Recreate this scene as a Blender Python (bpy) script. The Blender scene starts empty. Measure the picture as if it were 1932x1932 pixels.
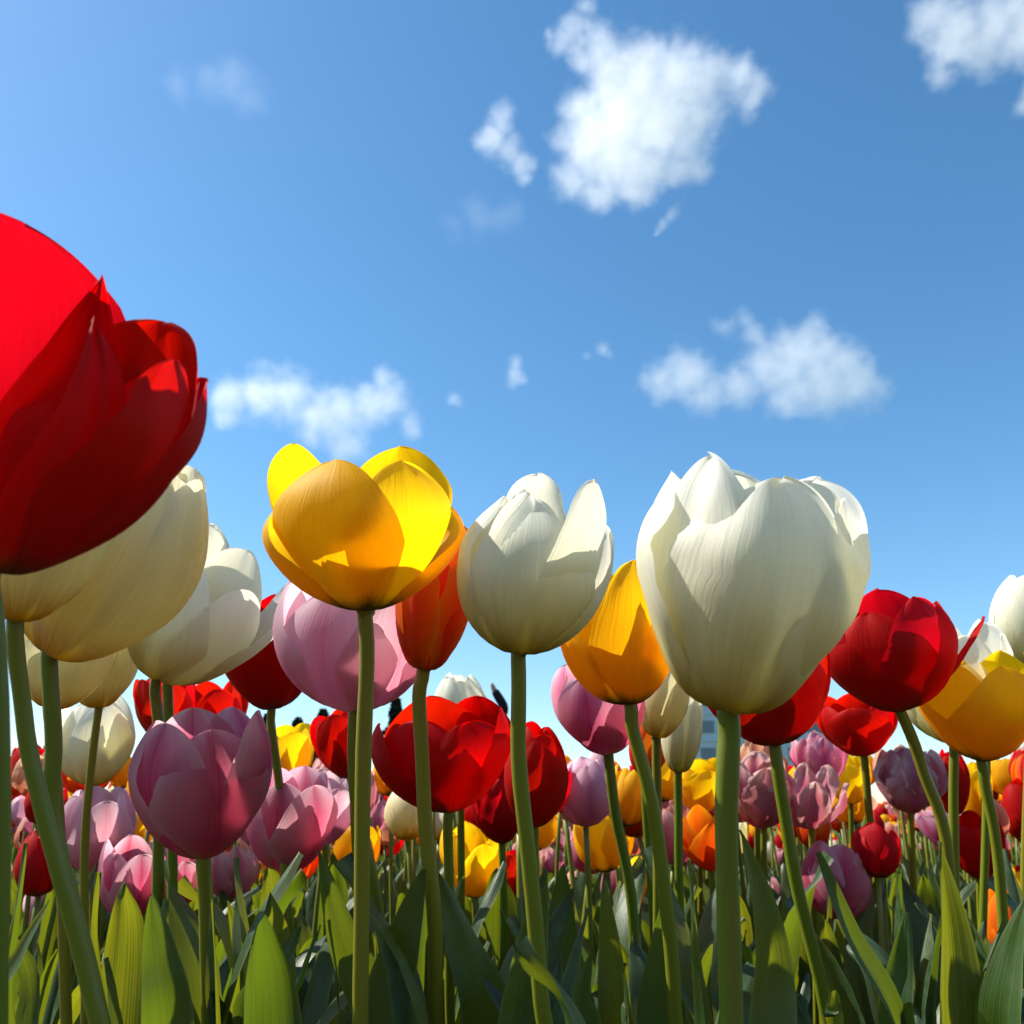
import bpy, bmesh, math, random
import numpy as np
from mathutils import Vector, Matrix, Quaternion, noise

S = bpy.context.scene
COL = S.collection
rad = math.radians

# ------------------------------------------------------------------ camera
PITCH = rad(19.2)
CAM_Z = 0.30
FOC = 0.866                                   # focal length in frame widths (60 degree lens)
cam_d = bpy.data.cameras.new("camera")
cam = bpy.data.objects.new("camera", cam_d)
COL.objects.link(cam)
cam.location = (0, 0, CAM_Z)
cam.rotation_euler = (math.pi / 2 + PITCH, 0, 0)
cam_d.sensor_width = 36.0
cam_d.lens = 36.0 * FOC
cam_d.clip_start = 0.01
cam_d.clip_end = 20000
cam_d.dof.use_dof = True
cam_d.dof.focus_distance = 0.42
cam_d.dof.aperture_fstop = 28.0
S.camera = cam
CAM_M = Matrix.Translation(cam.location) @ cam.rotation_euler.to_matrix().to_4x4()

# ------------------------------------------------------------------ sky and sun
SUN_AZ, SUN_EL = rad(-78), rad(47)            # azimuth from +Y towards +X
sun_dir = Vector((math.sin(SUN_AZ) * math.cos(SUN_EL), math.cos(SUN_AZ) * math.cos(SUN_EL), math.sin(SUN_EL)))
W = bpy.data.worlds.new("World")
S.world = W
W.use_nodes = True
nt = W.node_tree
bg = nt.nodes["Background"]
sky = nt.nodes.new("ShaderNodeTexSky")
sky.sky_type = 'NISHITA'
sky.sun_disc = False
sky.sun_elevation = SUN_EL
sky.sun_rotation = SUN_AZ
sky.altitude = 0
sky.air_density = 1.0
sky.dust_density = 0.4
sky.ozone_density = 3.0
tint = nt.nodes.new("ShaderNodeHueSaturation")
tint.inputs["Saturation"].default_value = 1.2
tint.inputs["Hue"].default_value = 0.491
nt.links.new(sky.outputs[0], tint.inputs["Color"])
nt.links.new(tint.outputs[0], bg.inputs[0])
bg.inputs[1].default_value = 0.114
sun_d = bpy.data.lights.new("sun", 'SUN')
sun_d.energy = 5.0
sun_d.angle = rad(0.5)
sun_d.color = (1.0, 0.93, 0.82)
sun = bpy.data.objects.new("sun", sun_d)
COL.objects.link(sun)
sun.location = sun_dir * 50
sun.rotation_euler = sun_dir.to_track_quat('Z', 'Y').to_euler()

vs = S.view_settings
S.display_settings.display_device = 'sRGB'
vs.view_transform = 'Standard'
vs.look = 'None'
vs.exposure = 0.82
vs.gamma = 1.0
cy = S.cycles
cy.use_denoising = True
cy.max_bounces = 10
cy.diffuse_bounces = 6
cy.transmission_bounces = 8
cy.glossy_bounces = 3
cy.transparent_max_bounces = 8
cy.volume_bounces = 5
cy.sample_clamp_indirect = 6.0
cy.caustics_reflective = False
cy.caustics_refractive = False

# ------------------------------------------------------------------ helpers
REF = 1932.0                                  # all picture measurements are in a 1932 x 1932 copy of the photo


def ray(x, y):
    v = Vector((x / REF - 0.5, 0.5 - y / REF, -FOC))
    return v / FOC


def at(x, y, d):
    """World point seen at (x, y), d metres in front of the lens."""
    return CAM_M @ (ray(x, y) * d)


def project(p):
    q = CAM_M.inverted() @ Vector(p)
    d = -q.z
    return ((q.x / d * FOC + 0.5) * REF, (0.5 - q.y / d * FOC) * REF, d)


def smooth(a, b, t):
    t = np.clip((t - a) / (b - a), 0, 1)
    return t * t * (3 - 2 * t)


def mesh_obj(name, verts, faces, mat, parent=None, uvs=None, flat=False, origin=None):
    me = bpy.data.meshes.new(name)
    if origin is not None:
        verts = [(v[0] - origin[0], v[1] - origin[1], v[2] - origin[2]) for v in verts]
    me.from_pydata([tuple(v) for v in verts], [], [tuple(f) for f in faces])
    if uvs is not None:
        uvl = me.uv_layers.new(name="UVMap")
        li = np.empty(len(me.loops), dtype=np.int32)
        me.loops.foreach_get("vertex_index", li)
        uvl.data.foreach_set("uv", np.asarray(uvs, dtype=np.float32)[li].ravel())
    for m in (mat if isinstance(mat, (list, tuple)) else [mat]):
        me.materials.append(m)
    if not flat:
        me.polygons.foreach_set("use_smooth", [True] * len(me.polygons))
    me.update()
    o = bpy.data.objects.new(name, me)
    COL.objects.link(o)
    if parent is not None:
        o.parent = parent
    return o


def tag(o, label=None, cat=None, group=None, kind=None):
    if label:
        o["label"] = label
    if cat:
        o["category"] = cat
    if group:
        o["group"] = group
    if kind:
        o["kind"] = kind
    return o


def root_at(name, p):
    o = bpy.data.objects.new(name, None)
    o.empty_display_size = 0.05
    o.location = p
    COL.objects.link(o)
    return o


def grid_faces(nu, nv, off=0):
    return [(off + j * nu + i, off + j * nu + i + 1, off + (j + 1) * nu + i + 1, off + (j + 1) * nu + i)
            for j in range(nv - 1) for i in range(nu - 1)]


def catmull(pts, n):
    P = [np.array(p, float) for p in pts]
    P = [2 * P[0] - P[1]] + P + [2 * P[-1] - P[-2]]
    out = []
    segs = len(P) - 3
    for k in range(n):
        t = k / (n - 1) * segs
        s = min(int(t), segs - 1)
        t -= s
        a, b, c, d = P[s:s + 4]
        out.append(0.5 * ((2 * b) + (c - a) * t + (2 * a - 5 * b + 4 * c - d) * t * t + (3 * b - a - 3 * c + d) * t ** 3))
    return out


def tube(pts, radii, sides=10):
    """Verts, faces and uvs of a tapered tube along pts, closed at both ends."""
    V, F, U = [], [], []
    n = len(pts)
    ref = Vector((0.31, 0.9, 0.1)).normalized()
    for k in range(n):
        a = Vector(pts[max(k - 1, 0)])
        b = Vector(pts[min(k + 1, n - 1)])
        t = (b - a).normalized()
        x = t.cross(ref).normalized()
        y = t.cross(x)
        for s in range(sides):
            an = 2 * math.pi * s / sides
            p = Vector(pts[k]) + (x * math.cos(an) + y * math.sin(an)) * radii[k]
            V.append(tuple(p))
            U.append((s / sides, k / (n - 1)))
    for k in range(n - 1):
        for s in range(sides):
            s2 = (s + 1) % sides
            F.append((k * sides + s, k * sides + s2, (k + 1) * sides + s2, (k + 1) * sides + s))
    F.append(tuple(range(sides - 1, -1, -1)))
    F.append(tuple((n - 1) * sides + s for s in range(sides)))
    return V, F, U


# ------------------------------------------------------------------ materials
def new_mat(name):
    m = bpy.data.materials.new(name)
    m.use_nodes = True
    n = m.node_tree.nodes
    n.clear()
    return m, n, m.node_tree.links


def ramp(n, stops, interp='LINEAR'):
    r = n.new("ShaderNodeValToRGB")
    r.color_ramp.interpolation = interp
    while len(r.color_ramp.elements) < len(stops):
        r.color_ramp.elements.new(0.5)
    for e, (p, c) in zip(r.color_ramp.elements, stops):
        e.position = p
        e.color = (*c, 1)
    return r


def mixc(n, l, a, b, fac, mode='MIX'):
    x = n.new("ShaderNodeMix")
    x.data_type = 'RGBA'
    x.blend_type = mode
    for sock, v in ((x.inputs[0], fac), (x.inputs[6], a), (x.inputs[7], b)):
        if hasattr(v, 'links'):
            l.new(v, sock)
        elif isinstance(v, tuple):
            sock.default_value = (*v, 1)
        else:
            sock.default_value = v
    return x.outputs[2]


def math_node(n, l, op, a, b=0.0, c=0.0):
    x = n.new("ShaderNodeMath")
    x.operation = op
    for i, v in enumerate((a, b, c)):
        if hasattr(v, 'links'):
            l.new(v, x.inputs[i])
        else:
            x.inputs[i].default_value = v
    return x.outputs[0]


def sheet_shader(n, l, col, trans_col, fac, rough, spec, bump):
    pr = n.new("ShaderNodeBsdfPrincipled")
    l.new(col, pr.inputs["Base Color"])
    pr.inputs["Roughness"].default_value = rough
    pr.inputs["Specular IOR Level"].default_value = spec
    tr = n.new("ShaderNodeBsdfTranslucent")
    l.new(trans_col, tr.inputs["Color"])
    if bump is not None:
        l.new(bump, pr.inputs["Normal"])
        l.new(bump, tr.inputs["Normal"])
    mx = n.new("ShaderNodeMixShader")
    mx.inputs[0].default_value = fac
    l.new(pr.outputs[0], mx.inputs[1])
    l.new(tr.outputs[0], mx.inputs[2])
    out = n.new("ShaderNodeOutputMaterial")
    l.new(mx.outputs[0], out.inputs[0])


def petal_mat(name, stops, edge, edge_amt, stripe=None, stripe_amt=0.0, fac=0.5, var=0.25, gamma=1.35, streak=0.25, hue=0.012, thru=None):
    """Petal tissue: colour runs from base to tip, paler margin, a darker midrib stripe and fine veins along the petal."""
    m, n, l = new_mat(name)
    uv = n.new("ShaderNodeUVMap")
    sep = n.new("ShaderNodeSeparateXYZ")
    l.new(uv.outputs[0], sep.inputs[0])
    u, v = sep.outputs[0], sep.outputs[1]
    au = math_node(n, l, 'ABSOLUTE', math_node(n, l, 'MULTIPLY_ADD', u, 2.0, -1.0))
    info = n.new("ShaderNodeObjectInfo")
    # veins: noise stretched along the petal
    comb = n.new("ShaderNodeCombineXYZ")
    l.new(math_node(n, l, 'MULTIPLY', u, 44.0), comb.inputs[0])
    l.new(math_node(n, l, 'MULTIPLY', v, 1.6), comb.inputs[1])
    l.new(math_node(n, l, 'MULTIPLY', info.outputs["Random"], 40.0), comb.inputs[2])
    vein = n.new("ShaderNodeTexNoise")
    vein.inputs["Scale"].default_value = 1.0
    vein.inputs["Detail"].default_value = 7.0
    vein.inputs["Roughness"].default_value = 0.62
    l.new(comb.outputs[0], vein.inputs["Vector"])
    # blotches
    comb2 = n.new("ShaderNodeCombineXYZ")
    l.new(math_node(n, l, 'MULTIPLY', u, 3.0), comb2.inputs[0])
    l.new(math_node(n, l, 'MULTIPLY', v, 2.0), comb2.inputs[1])
    l.new(math_node(n, l, 'MULTIPLY', info.outputs["Random"], 90.0), comb2.inputs[2])
    blot = n.new("ShaderNodeTexNoise")
    blot.inputs["Scale"].default_value = 1.0
    blot.inputs["Detail"].default_value = 3.0
    l.new(comb2.outputs[0], blot.inputs["Vector"])
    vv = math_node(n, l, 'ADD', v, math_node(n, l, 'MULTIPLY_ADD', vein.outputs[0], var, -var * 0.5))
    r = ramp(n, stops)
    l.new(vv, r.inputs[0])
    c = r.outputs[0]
    e = math_node(n, l, 'MULTIPLY', math_node(n, l, 'POWER', au, 3.0), edge_amt)
    e = math_node(n, l, 'MULTIPLY', e, math_node(n, l, 'SMOOTH_MIN', math_node(n, l, 'MULTIPLY', v, 3.0), 1.0, 0.1))
    c = mixc(n, l, c, edge, e)
    if stripe:
        s = math_node(n, l, 'SUBTRACT', 1.0, math_node(n, l, 'MULTIPLY', au, 2.2))
        s = math_node(n, l, 'MAXIMUM', s, 0.0)
        s = math_node(n, l, 'MULTIPLY', s, math_node(n, l, 'MULTIPLY_ADD', vein.outputs[0], 1.6, -0.1))
        c = mixc(n, l, c, stripe, math_node(n, l, 'MINIMUM', math_node(n, l, 'MULTIPLY', s, stripe_amt), 1.0))
    k = math_node(n, l, 'ADD', math_node(n, l, 'MULTIPLY_ADD', vein.outputs[0], streak, 1 - streak * 0.5),
                  math_node(n, l, 'MULTIPLY_ADD', blot.outputs[0], streak * 1.2, -streak * 0.6))
    hs = n.new("ShaderNodeHueSaturation")
    l.new(c, hs.inputs["Color"])
    l.new(k, hs.inputs["Value"])
    l.new(math_node(n, l, 'MULTIPLY_ADD', info.outputs["Random"], 2 * hue, 0.5 - hue), hs.inputs["Hue"])
    c = hs.outputs[0]
    g = n.new("ShaderNodeGamma")
    g.inputs[1].default_value = gamma
    l.new(c, g.inputs[0])
    tcol = g.outputs[0]
    if thru:                                   # what the tissue lets through is warmer than what it reflects
        tcol = mixc(n, l, tcol, thru, 1.0, 'MULTIPLY')
    bp = n.new("ShaderNodeBump")
    bp.inputs["Strength"].default_value = 0.32
    bp.inputs["Distance"].default_value = 0.0012
    l.new(vein.outputs[0], bp.inputs["Height"])
    sheet_shader(n, l, c, tcol, fac, 0.55, 0.25, bp.outputs[0])
    return m


M = {}
M['red'] = petal_mat("red_petal", [(0.0, (.13, .09, .006)), (0.14, (.20, .06, .004)), (0.28, (.50, .003, .001)), (1.0, (.64, .003, .001))], (.72, .006, .001), .5, fac=.64, var=.14, gamma=1.0, streak=.3, hue=.003)
M['crimson'] = petal_mat("crimson_petal", [(0.0, (.18, .14, .01)), (0.14, (.22, .05, .006)), (0.28, (.46, .002, .003)), (1.0, (.60, .002, .002))], (.68, .004, .003), .5, fac=.64, var=.14, gamma=1.0, streak=.3, hue=.003)
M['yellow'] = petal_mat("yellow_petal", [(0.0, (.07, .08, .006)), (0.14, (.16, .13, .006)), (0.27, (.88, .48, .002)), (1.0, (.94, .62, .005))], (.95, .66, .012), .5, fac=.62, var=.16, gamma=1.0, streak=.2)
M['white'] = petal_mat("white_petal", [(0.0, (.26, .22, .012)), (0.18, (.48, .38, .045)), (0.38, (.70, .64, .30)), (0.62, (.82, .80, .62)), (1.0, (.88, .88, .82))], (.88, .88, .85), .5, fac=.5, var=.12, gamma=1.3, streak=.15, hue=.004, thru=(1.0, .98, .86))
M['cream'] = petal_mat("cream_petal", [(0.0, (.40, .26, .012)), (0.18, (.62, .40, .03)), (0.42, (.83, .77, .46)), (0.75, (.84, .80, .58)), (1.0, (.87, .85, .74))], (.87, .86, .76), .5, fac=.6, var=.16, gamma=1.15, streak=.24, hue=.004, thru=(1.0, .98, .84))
M['pink'] = petal_mat("pink_petal", [(0.0, (.48, .42, .16)), (0.14, (.54, .30, .22)), (0.30, (.56, .13, .23)), (0.8, (.64, .22, .31)), (1.0, (.74, .46, .52))], (.76, .50, .55), .8, stripe=(.46, .012, .10), stripe_amt=.95, fac=.66, var=.14, gamma=1.0, streak=.26)
M['lilac'] = petal_mat("lilac_pink_petal", [(0.0, (.48, .36, .16)), (0.14, (.58, .32, .28)), (0.35, (.62, .26, .35)), (1.0, (.76, .54, .60))], (.82, .62, .67), .8, stripe=(.52, .07, .18), stripe_amt=.7, fac=.66, var=.14, gamma=1.0, streak=.24)
M['orange'] = petal_mat("orange_red_petal", [(0.0, (.26, .16, .01)), (0.2, (.55, .05, .003)), (0.6, (.82, .07, .003)), (1.0, (.88, .18, .005))], (.92, .38, .012), .9, fac=.62, var=.14, gamma=1.0, streak=.24)
M['wilted'] = petal_mat("wilted_mauve_petal", [(0.0, (.40, .28, .16)), (0.3, (.48, .13, .19)), (0.75, (.62, .25, .28)), (1.0, (.74, .52, .46))], (.70, .46, .42), .9, stripe=(.40, .03, .10), stripe_amt=.9, var=.3, gamma=1.2, streak=.45)
M['faded'] = petal_mat("faded_salmon_petal", [(0.0, (.40, .26, .10)), (0.3, (.62, .18, .10)), (0.75, (.70, .30, .18)), (1.0, (.74, .48, .30))], (.76, .5, .34), .9, stripe=(.5, .05, .05), stripe_amt=.6, var=.3, gamma=1.2, streak=.4)


def leaf_mat():
    m, n, l = new_mat("tulip_leaf")
    uv = n.new("ShaderNodeUVMap")
    sep = n.new("ShaderNodeSeparateXYZ")
    l.new(uv.outputs[0], sep.inputs[0])
    info = n.new("ShaderNodeObjectInfo")
    comb = n.new("ShaderNodeCombineXYZ")
    l.new(math_node(n, l, 'MULTIPLY', sep.outputs[0], 34.0), comb.inputs[0])
    l.new(math_node(n, l, 'MULTIPLY', sep.outputs[1], 1.2), comb.inputs[1])
    l.new(math_node(n, l, 'MULTIPLY', info.outputs["Random"], 60.0), comb.inputs[2])
    vein = n.new("ShaderNodeTexNoise")
    vein.inputs["Scale"].default_value = 1.0
    vein.inputs["Detail"].default_value = 5.0
    l.new(comb.outputs[0], vein.inputs["Vector"])
    geo = n.new("ShaderNodeTexCoord")
    blot = n.new("ShaderNodeTexNoise")
    blot.inputs["Scale"].default_value = 38.0
    blot.inputs["Detail"].default_value = 4.0
    l.new(geo.outputs["Object"], blot.inputs["Vector"])
    a = ramp(n, [(0.0, (.008, .032, .012)), (0.5, (.016, .055, .014)), (1.0, (.034, .08, .014))])
    l.new(info.outputs["Random"], a.inputs[0])
    c = mixc(n, l, a.outputs[0], (.075, .14, .045), math_node(n, l, 'MULTIPLY_ADD', vein.outputs[0], 2.2, -.85))
    c = mixc(n, l, c, (.11, .17, .12), math_node(n, l, 'MULTIPLY_ADD', blot.outputs[0], 1.5, -.55))     # waxy bloom
    au = math_node(n, l, 'ABSOLUTE', math_node(n, l, 'MULTIPLY_ADD', sep.outputs[0], 2.0, -1.0))
    c = mixc(n, l, c, (.20, .26, .12), math_node(n, l, 'MULTIPLY', math_node(n, l, 'POWER', au, 14.0), .8))  # pale margin
    t = ramp(n, [(0.0, (.12, .20, .006)), (0.5, (.24, .28, .007)), (1.0, (.40, .37, .01))])
    l.new(info.outputs["Random"], t.inputs[0])
    tc = mixc(n, l, t.outputs[0], (.12, .17, .006), math_node(n, l, 'MULTIPLY_ADD', vein.outputs[0], 2.0, -.6))
    bp = n.new("ShaderNodeBump")
    bp.inputs["Strength"].default_value = 0.4
    bp.inputs["Distance"].default_value = 0.001
    l.new(vein.outputs[0], bp.inputs["Height"])
    sheet_shader(n, l, c, tc, 0.46, 0.40, 0.5, bp.outputs[0])
    return m


M['leaf'] = leaf_mat()


def stem_mat():
    m, n, l = new_mat("tulip_stem")
    uv = n.new("ShaderNodeUVMap")
    sep = n.new("ShaderNodeSeparateXYZ")
    l.new(uv.outputs[0], sep.inputs[0])
    info = n.new("ShaderNodeObjectInfo")
    comb = n.new("ShaderNodeCombineXYZ")
    l.new(math_node(n, l, 'MULTIPLY', sep.outputs[0], 9.0), comb.inputs[0])
    l.new(math_node(n, l, 'MULTIPLY', sep.outputs[1], 5.0), comb.inputs[1])
    l.new(math_node(n, l, 'MULTIPLY', info.outputs["Random"], 60.0), comb.inputs[2])
    vn = n.new("ShaderNodeTexNoise")
    vn.inputs["Scale"].default_value = 1.0
    vn.inputs["Detail"].default_value = 4.0
    l.new(comb.outputs[0], vn.inputs["Vector"])
    a = ramp(n, [(0.0, (.085, .15, .006)), (0.6, (.14, .18, .006)), (1.0, (.20, .18, .010))])
    l.new(info.outputs["Random"], a.inputs[0])
    c = mixc(n, l, a.outputs[0], (.17, .12, .02), math_node(n, l, 'MULTIPLY_ADD', vn.outputs[0], 1.6, -.65))
    pr = n.new("ShaderNodeBsdfPrincipled")
    l.new(c, pr.inputs["Base Color"])
    pr.inputs["Roughness"].default_value = 0.42
    pr.inputs["Specular IOR Level"].default_value = 0.5
    pr.inputs["Subsurface Weight"].default_value = 0.35
    pr.inputs["Subsurface Radius"].default_value = (.4, .5, .1)
    pr.inputs["Subsurface Scale"].default_value = 0.004
    out = n.new("ShaderNodeOutputMaterial")
    l.new(pr.outputs[0], out.inputs[0])
    return m


M['stem'] = stem_mat()


def plain(name, col, rough=0.7, spec=0.3, noise_scale=None, col2=None):
    m, n, l = new_mat(name)
    pr = n.new("ShaderNodeBsdfPrincipled")
    pr.inputs["Base Color"].default_value = (*col, 1)
    pr.inputs["Roughness"].default_value = rough
    pr.inputs["Specular IOR Level"].default_value = spec
    if noise_scale:
        tc = n.new("ShaderNodeTexCoord")
        nz = n.new("ShaderNodeTexNoise")
        nz.inputs["Scale"].default_value = noise_scale
        nz.inputs["Detail"].default_value = 8.0
        l.new(tc.outputs["Object"], nz.inputs["Vector"])
        l.new(mixc(n, l, col, col2, math_node(n, l, 'MULTIPLY_ADD', nz.outputs[0], 2.2, -.6)), pr.inputs["Base Color"])
    out = n.new("ShaderNodeOutputMaterial")
    l.new(pr.outputs[0], out.inputs[0])
    return m


M['soil'] = plain("soil", (.045, .030, .018), .95, .1, 30.0, (.10, .07, .045))
M['lawn'] = plain("lawn", (.05, .085, .02), .9, .1, 3.0, (.075, .115, .03))
M['pistil'] = plain("pistil", (.45, .42, .08), .6)

# ------------------------------------------------------------------ clouds: real bodies of vapour a kilometre and a half away
def cloud_mat(name, dens, seed, balls):
    """Vapour thickest in the middle of each puff, thinning to torn edges."""
    m, n, l = new_mat(name)
    tc = n.new("ShaderNodeTexCoord")

    def vmath(op, a, b):
        x = n.new("ShaderNodeVectorMath")
        x.operation = op
        for i, v in enumerate((a, b)):
            if hasattr(v, 'links'):
                l.new(v, x.inputs[i])
            else:
                x.inputs[i].default_value = v
        return x

    def fbm(scale, detail, rough):
        nz = n.new("ShaderNodeTexNoise")
        nz.inputs["Scale"].default_value = scale
        nz.inputs["Detail"].default_value = detail
        nz.inputs["Roughness"].default_value = rough
        l.new(src, nz.inputs["Vector"])
        return nz

    src = vmath('ADD', tc.outputs["Object"], (seed * 370.0, seed * 110.0, 0)).outputs[0]
    warp = vmath('MULTIPLY', vmath('SUBTRACT', fbm(1 / 55.0, 2.0, .5).outputs[1], (.5, .5, .5)).outputs[0], (46, 46, 46)).outputs[0]
    q = vmath('ADD', tc.outputs["Object"], warp).outputs[0]
    field = None
    for c, r in balls:
        d = math_node(n, l, 'MULTIPLY_ADD', vmath('DISTANCE', q, tuple(c)).outputs[1], -1.0 / r, 1.0)
        field = d if field is None else math_node(n, l, 'SMOOTH_MAX', field, d, .25)
    f = math_node(n, l, 'ADD', field, math_node(n, l, 'MULTIPLY_ADD', fbm(1 / 34.0, 6.0, .62).outputs[0], 1.8, -.74))
    mr = n.new("ShaderNodeMapRange")
    mr.interpolation_type = 'SMOOTHSTEP'
    mr.inputs["From Min"].default_value = 0.0
    mr.inputs["From Max"].default_value = 1.25
    l.new(f, mr.inputs["Value"])
    sc = n.new("ShaderNodeVolumeScatter")
    sc.inputs["Color"].default_value = (.935, .945, .96, 1)
    l.new(math_node(n, l, 'MULTIPLY', mr.outputs[0], dens), sc.inputs["Density"])
    sc.inputs["Anisotropy"].default_value = 0.35
    out = n.new("ShaderNodeOutputMaterial")
    l.new(sc.outputs[0], out.inputs["Volume"])
    return m


CLOUD_D = 1500.0


def cloud(label, puffs, dens, seed, vox=7.0, amp=1.0, group="white clouds in the blue sky"):
    """puffs: (x, y, r) in picture units; each becomes a ball of vapour, fused and roughened into one body."""
    rng = random.Random(seed)
    bm = bmesh.new()
    k = CLOUD_D / (FOC * REF)
    ctr = at(sum(p[0] for p in puffs) / len(puffs), sum(p[1] for p in puffs) / len(puffs), CLOUD_D)
    balls = []
    for (x, y, r) in puffs:
        c = at(x, y, CLOUD_D) + Vector((0, rng.uniform(-.5, .5) * r * k, 0)) - ctr
        balls.append((c, r * k * 1.4))
        bmesh.ops.create_icosphere(bm, subdivisions=2, radius=r * k * 1.9 + 14, matrix=Matrix.Translation(c))
    me = bpy.data.meshes.new("cloud")
    bm.to_mesh(me)
    bm.free()
    o = bpy.data.objects.new("cloud", me)
    COL.objects.link(o)
    o.location = ctr
    md = o.modifiers.new("fuse", 'REMESH')
    md.mode = 'VOXEL'
    md.voxel_size = vox
    dg = bpy.context.evaluated_depsgraph_get()
    me2 = bpy.data.meshes.new_from_object(o.evaluated_get(dg))
    o.modifiers.clear()
    o.data = me2
    bpy.data.meshes.remove(me)
    me2.name = "cloud"
    me2.polygons.foreach_set("use_smooth", [True] * len(me2.polygons))
    me2.materials.clear()
    me2.materials.append(cloud_mat("cloud_vapour", dens * 1.0, seed, balls))
    me2.update()
    return tag(o, label, "cloud", group)


cloud("largest puffy white cloud high in the middle of the sky",
      [(1150, 150, 48), (1215, 130, 58), (1280, 130, 55), (1330, 160, 45), (1110, 215, 42), (1170, 230, 70), (1250, 210, 75), (1320, 215, 38),
       (1100, 280, 42), (1150, 300, 60), (1210, 300, 55), (1300, 290, 34), (1310, 310, 30), (1275, 335, 26), (1080, 335, 34), (1130, 355, 32),
       (1190, 370, 26), (1395, 130, 32), (1425, 160, 26), (1405, 200, 26), (1125, 95, 32), (1095, 110, 22)], .016, 1, 6.5)
cloud("ragged white cloud scrap at the very top edge beside the largest cloud",
      [(1085, 45, 26), (1060, 75, 22), (1110, 22, 20), (1035, 80, 12)], .014, 2, 4.5, .6)
cloud("small ragged white cloud just left of the largest cloud",
      [(945, 225, 24), (930, 265, 26), (960, 285, 28), (985, 305, 22), (990, 335, 14), (910, 275, 14)], .014, 3, 4.5, .6)
cloud("wide white cloud low on the right above the big white tulip",
      [(1250, 720, 34), (1290, 715, 44), (1335, 745, 36), (1390, 735, 34), (1440, 700, 42), (1490, 680, 50), (1540, 660, 46), (1545, 625, 26),
       (1500, 735, 44), (1560, 730, 52), (1615, 720, 42), (1660, 725, 24), (1360, 625, 20), (1400, 605, 18), (1420, 640, 24), (1600, 675, 34)], .012, 4, 6.0, .9)
cloud("low white cloud between the big red tulip and the yellow tulip",
      [(440, 750, 34), (490, 740, 42), (545, 745, 44), (590, 770, 40), (640, 780, 44), (690, 760, 38), (735, 765, 34), (730, 715, 24), (690, 725, 18),
       (770, 800, 22), (650, 830, 34), (590, 820, 24), (425, 790, 22)], .013, 5, 6.0, .8)
cloud("white cloud cut off by the top right corner",
      [(1770, 25, 38), (1820, 45, 48), (1880, 40, 50), (1930, 60, 50), (1790, 95, 36), (1780, 135, 24), (1850, 100, 40), (1980, 40, 60)], .014, 6, 6.5, .9)
cloud("tiny white cloud scrap cut off by the right edge", [(1930, 205, 20), (1945, 180, 20)], .014, 7, 4.5, .5)
cloud("tiny upright wisp of cloud above the left white tulip",
      [(972, 690, 15), (968, 712, 17), (985, 720, 10)], .016, 8, 3.5, .4)
cloud("tiny round wisp of cloud above the yellow tulip", [(858, 752, 14), (868, 760, 10)], .016, 9, 3.5, .4)
cloud("thin slanting wisp of cloud under the largest cloud", [(1270, 405, 12), (1255, 425, 10), (1245, 435, 8)], .015, 10, 3.5, .4)
cloud("faint wisp of cloud above the wide right cloud", [(1135, 655, 14), (1150, 668, 10), (1110, 668, 9)], .012, 11, 3.5, .4)
cloud("faint lone smear of cloud high on the left", [(435, 155, 40), (470, 180, 34), (395, 150, 30), (340, 170, 26)], .0016, 12, 6.0, .5)
cloud("faint thin smear of cloud below and left of the largest cloud", [(905, 410, 34), (950, 405, 30), (860, 420, 24)], .0016, 13, 6.0, .5)

# ------------------------------------------------------------------ ground
def sheet(name, x0, x1, y0, y1, z, nx, ny, mat, bumps=0.0):
    V, F = [], []
    for j in range(ny + 1):
        for i in range(nx + 1):
            x = x0 + (x1 - x0) * i / nx
            y = y0 + (y1 - y0) * j / ny
            V.append((x, y, z + (noise.fractal(Vector((x * 6, y * 6, 0)), 1, 2, 4) * bumps if bumps else 0)))
    return mesh_obj(name, V, grid_faces(nx + 1, ny + 1), mat)


tag(sheet("ground", -6000, 6000, -6000, 6000, -0.03, 2, 2, M['lawn']), kind="structure")
tag(sheet("soil_bed", -12, 12, -3, 14, 0.0, 200, 140, M['soil'], .012), kind="structure")


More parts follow.
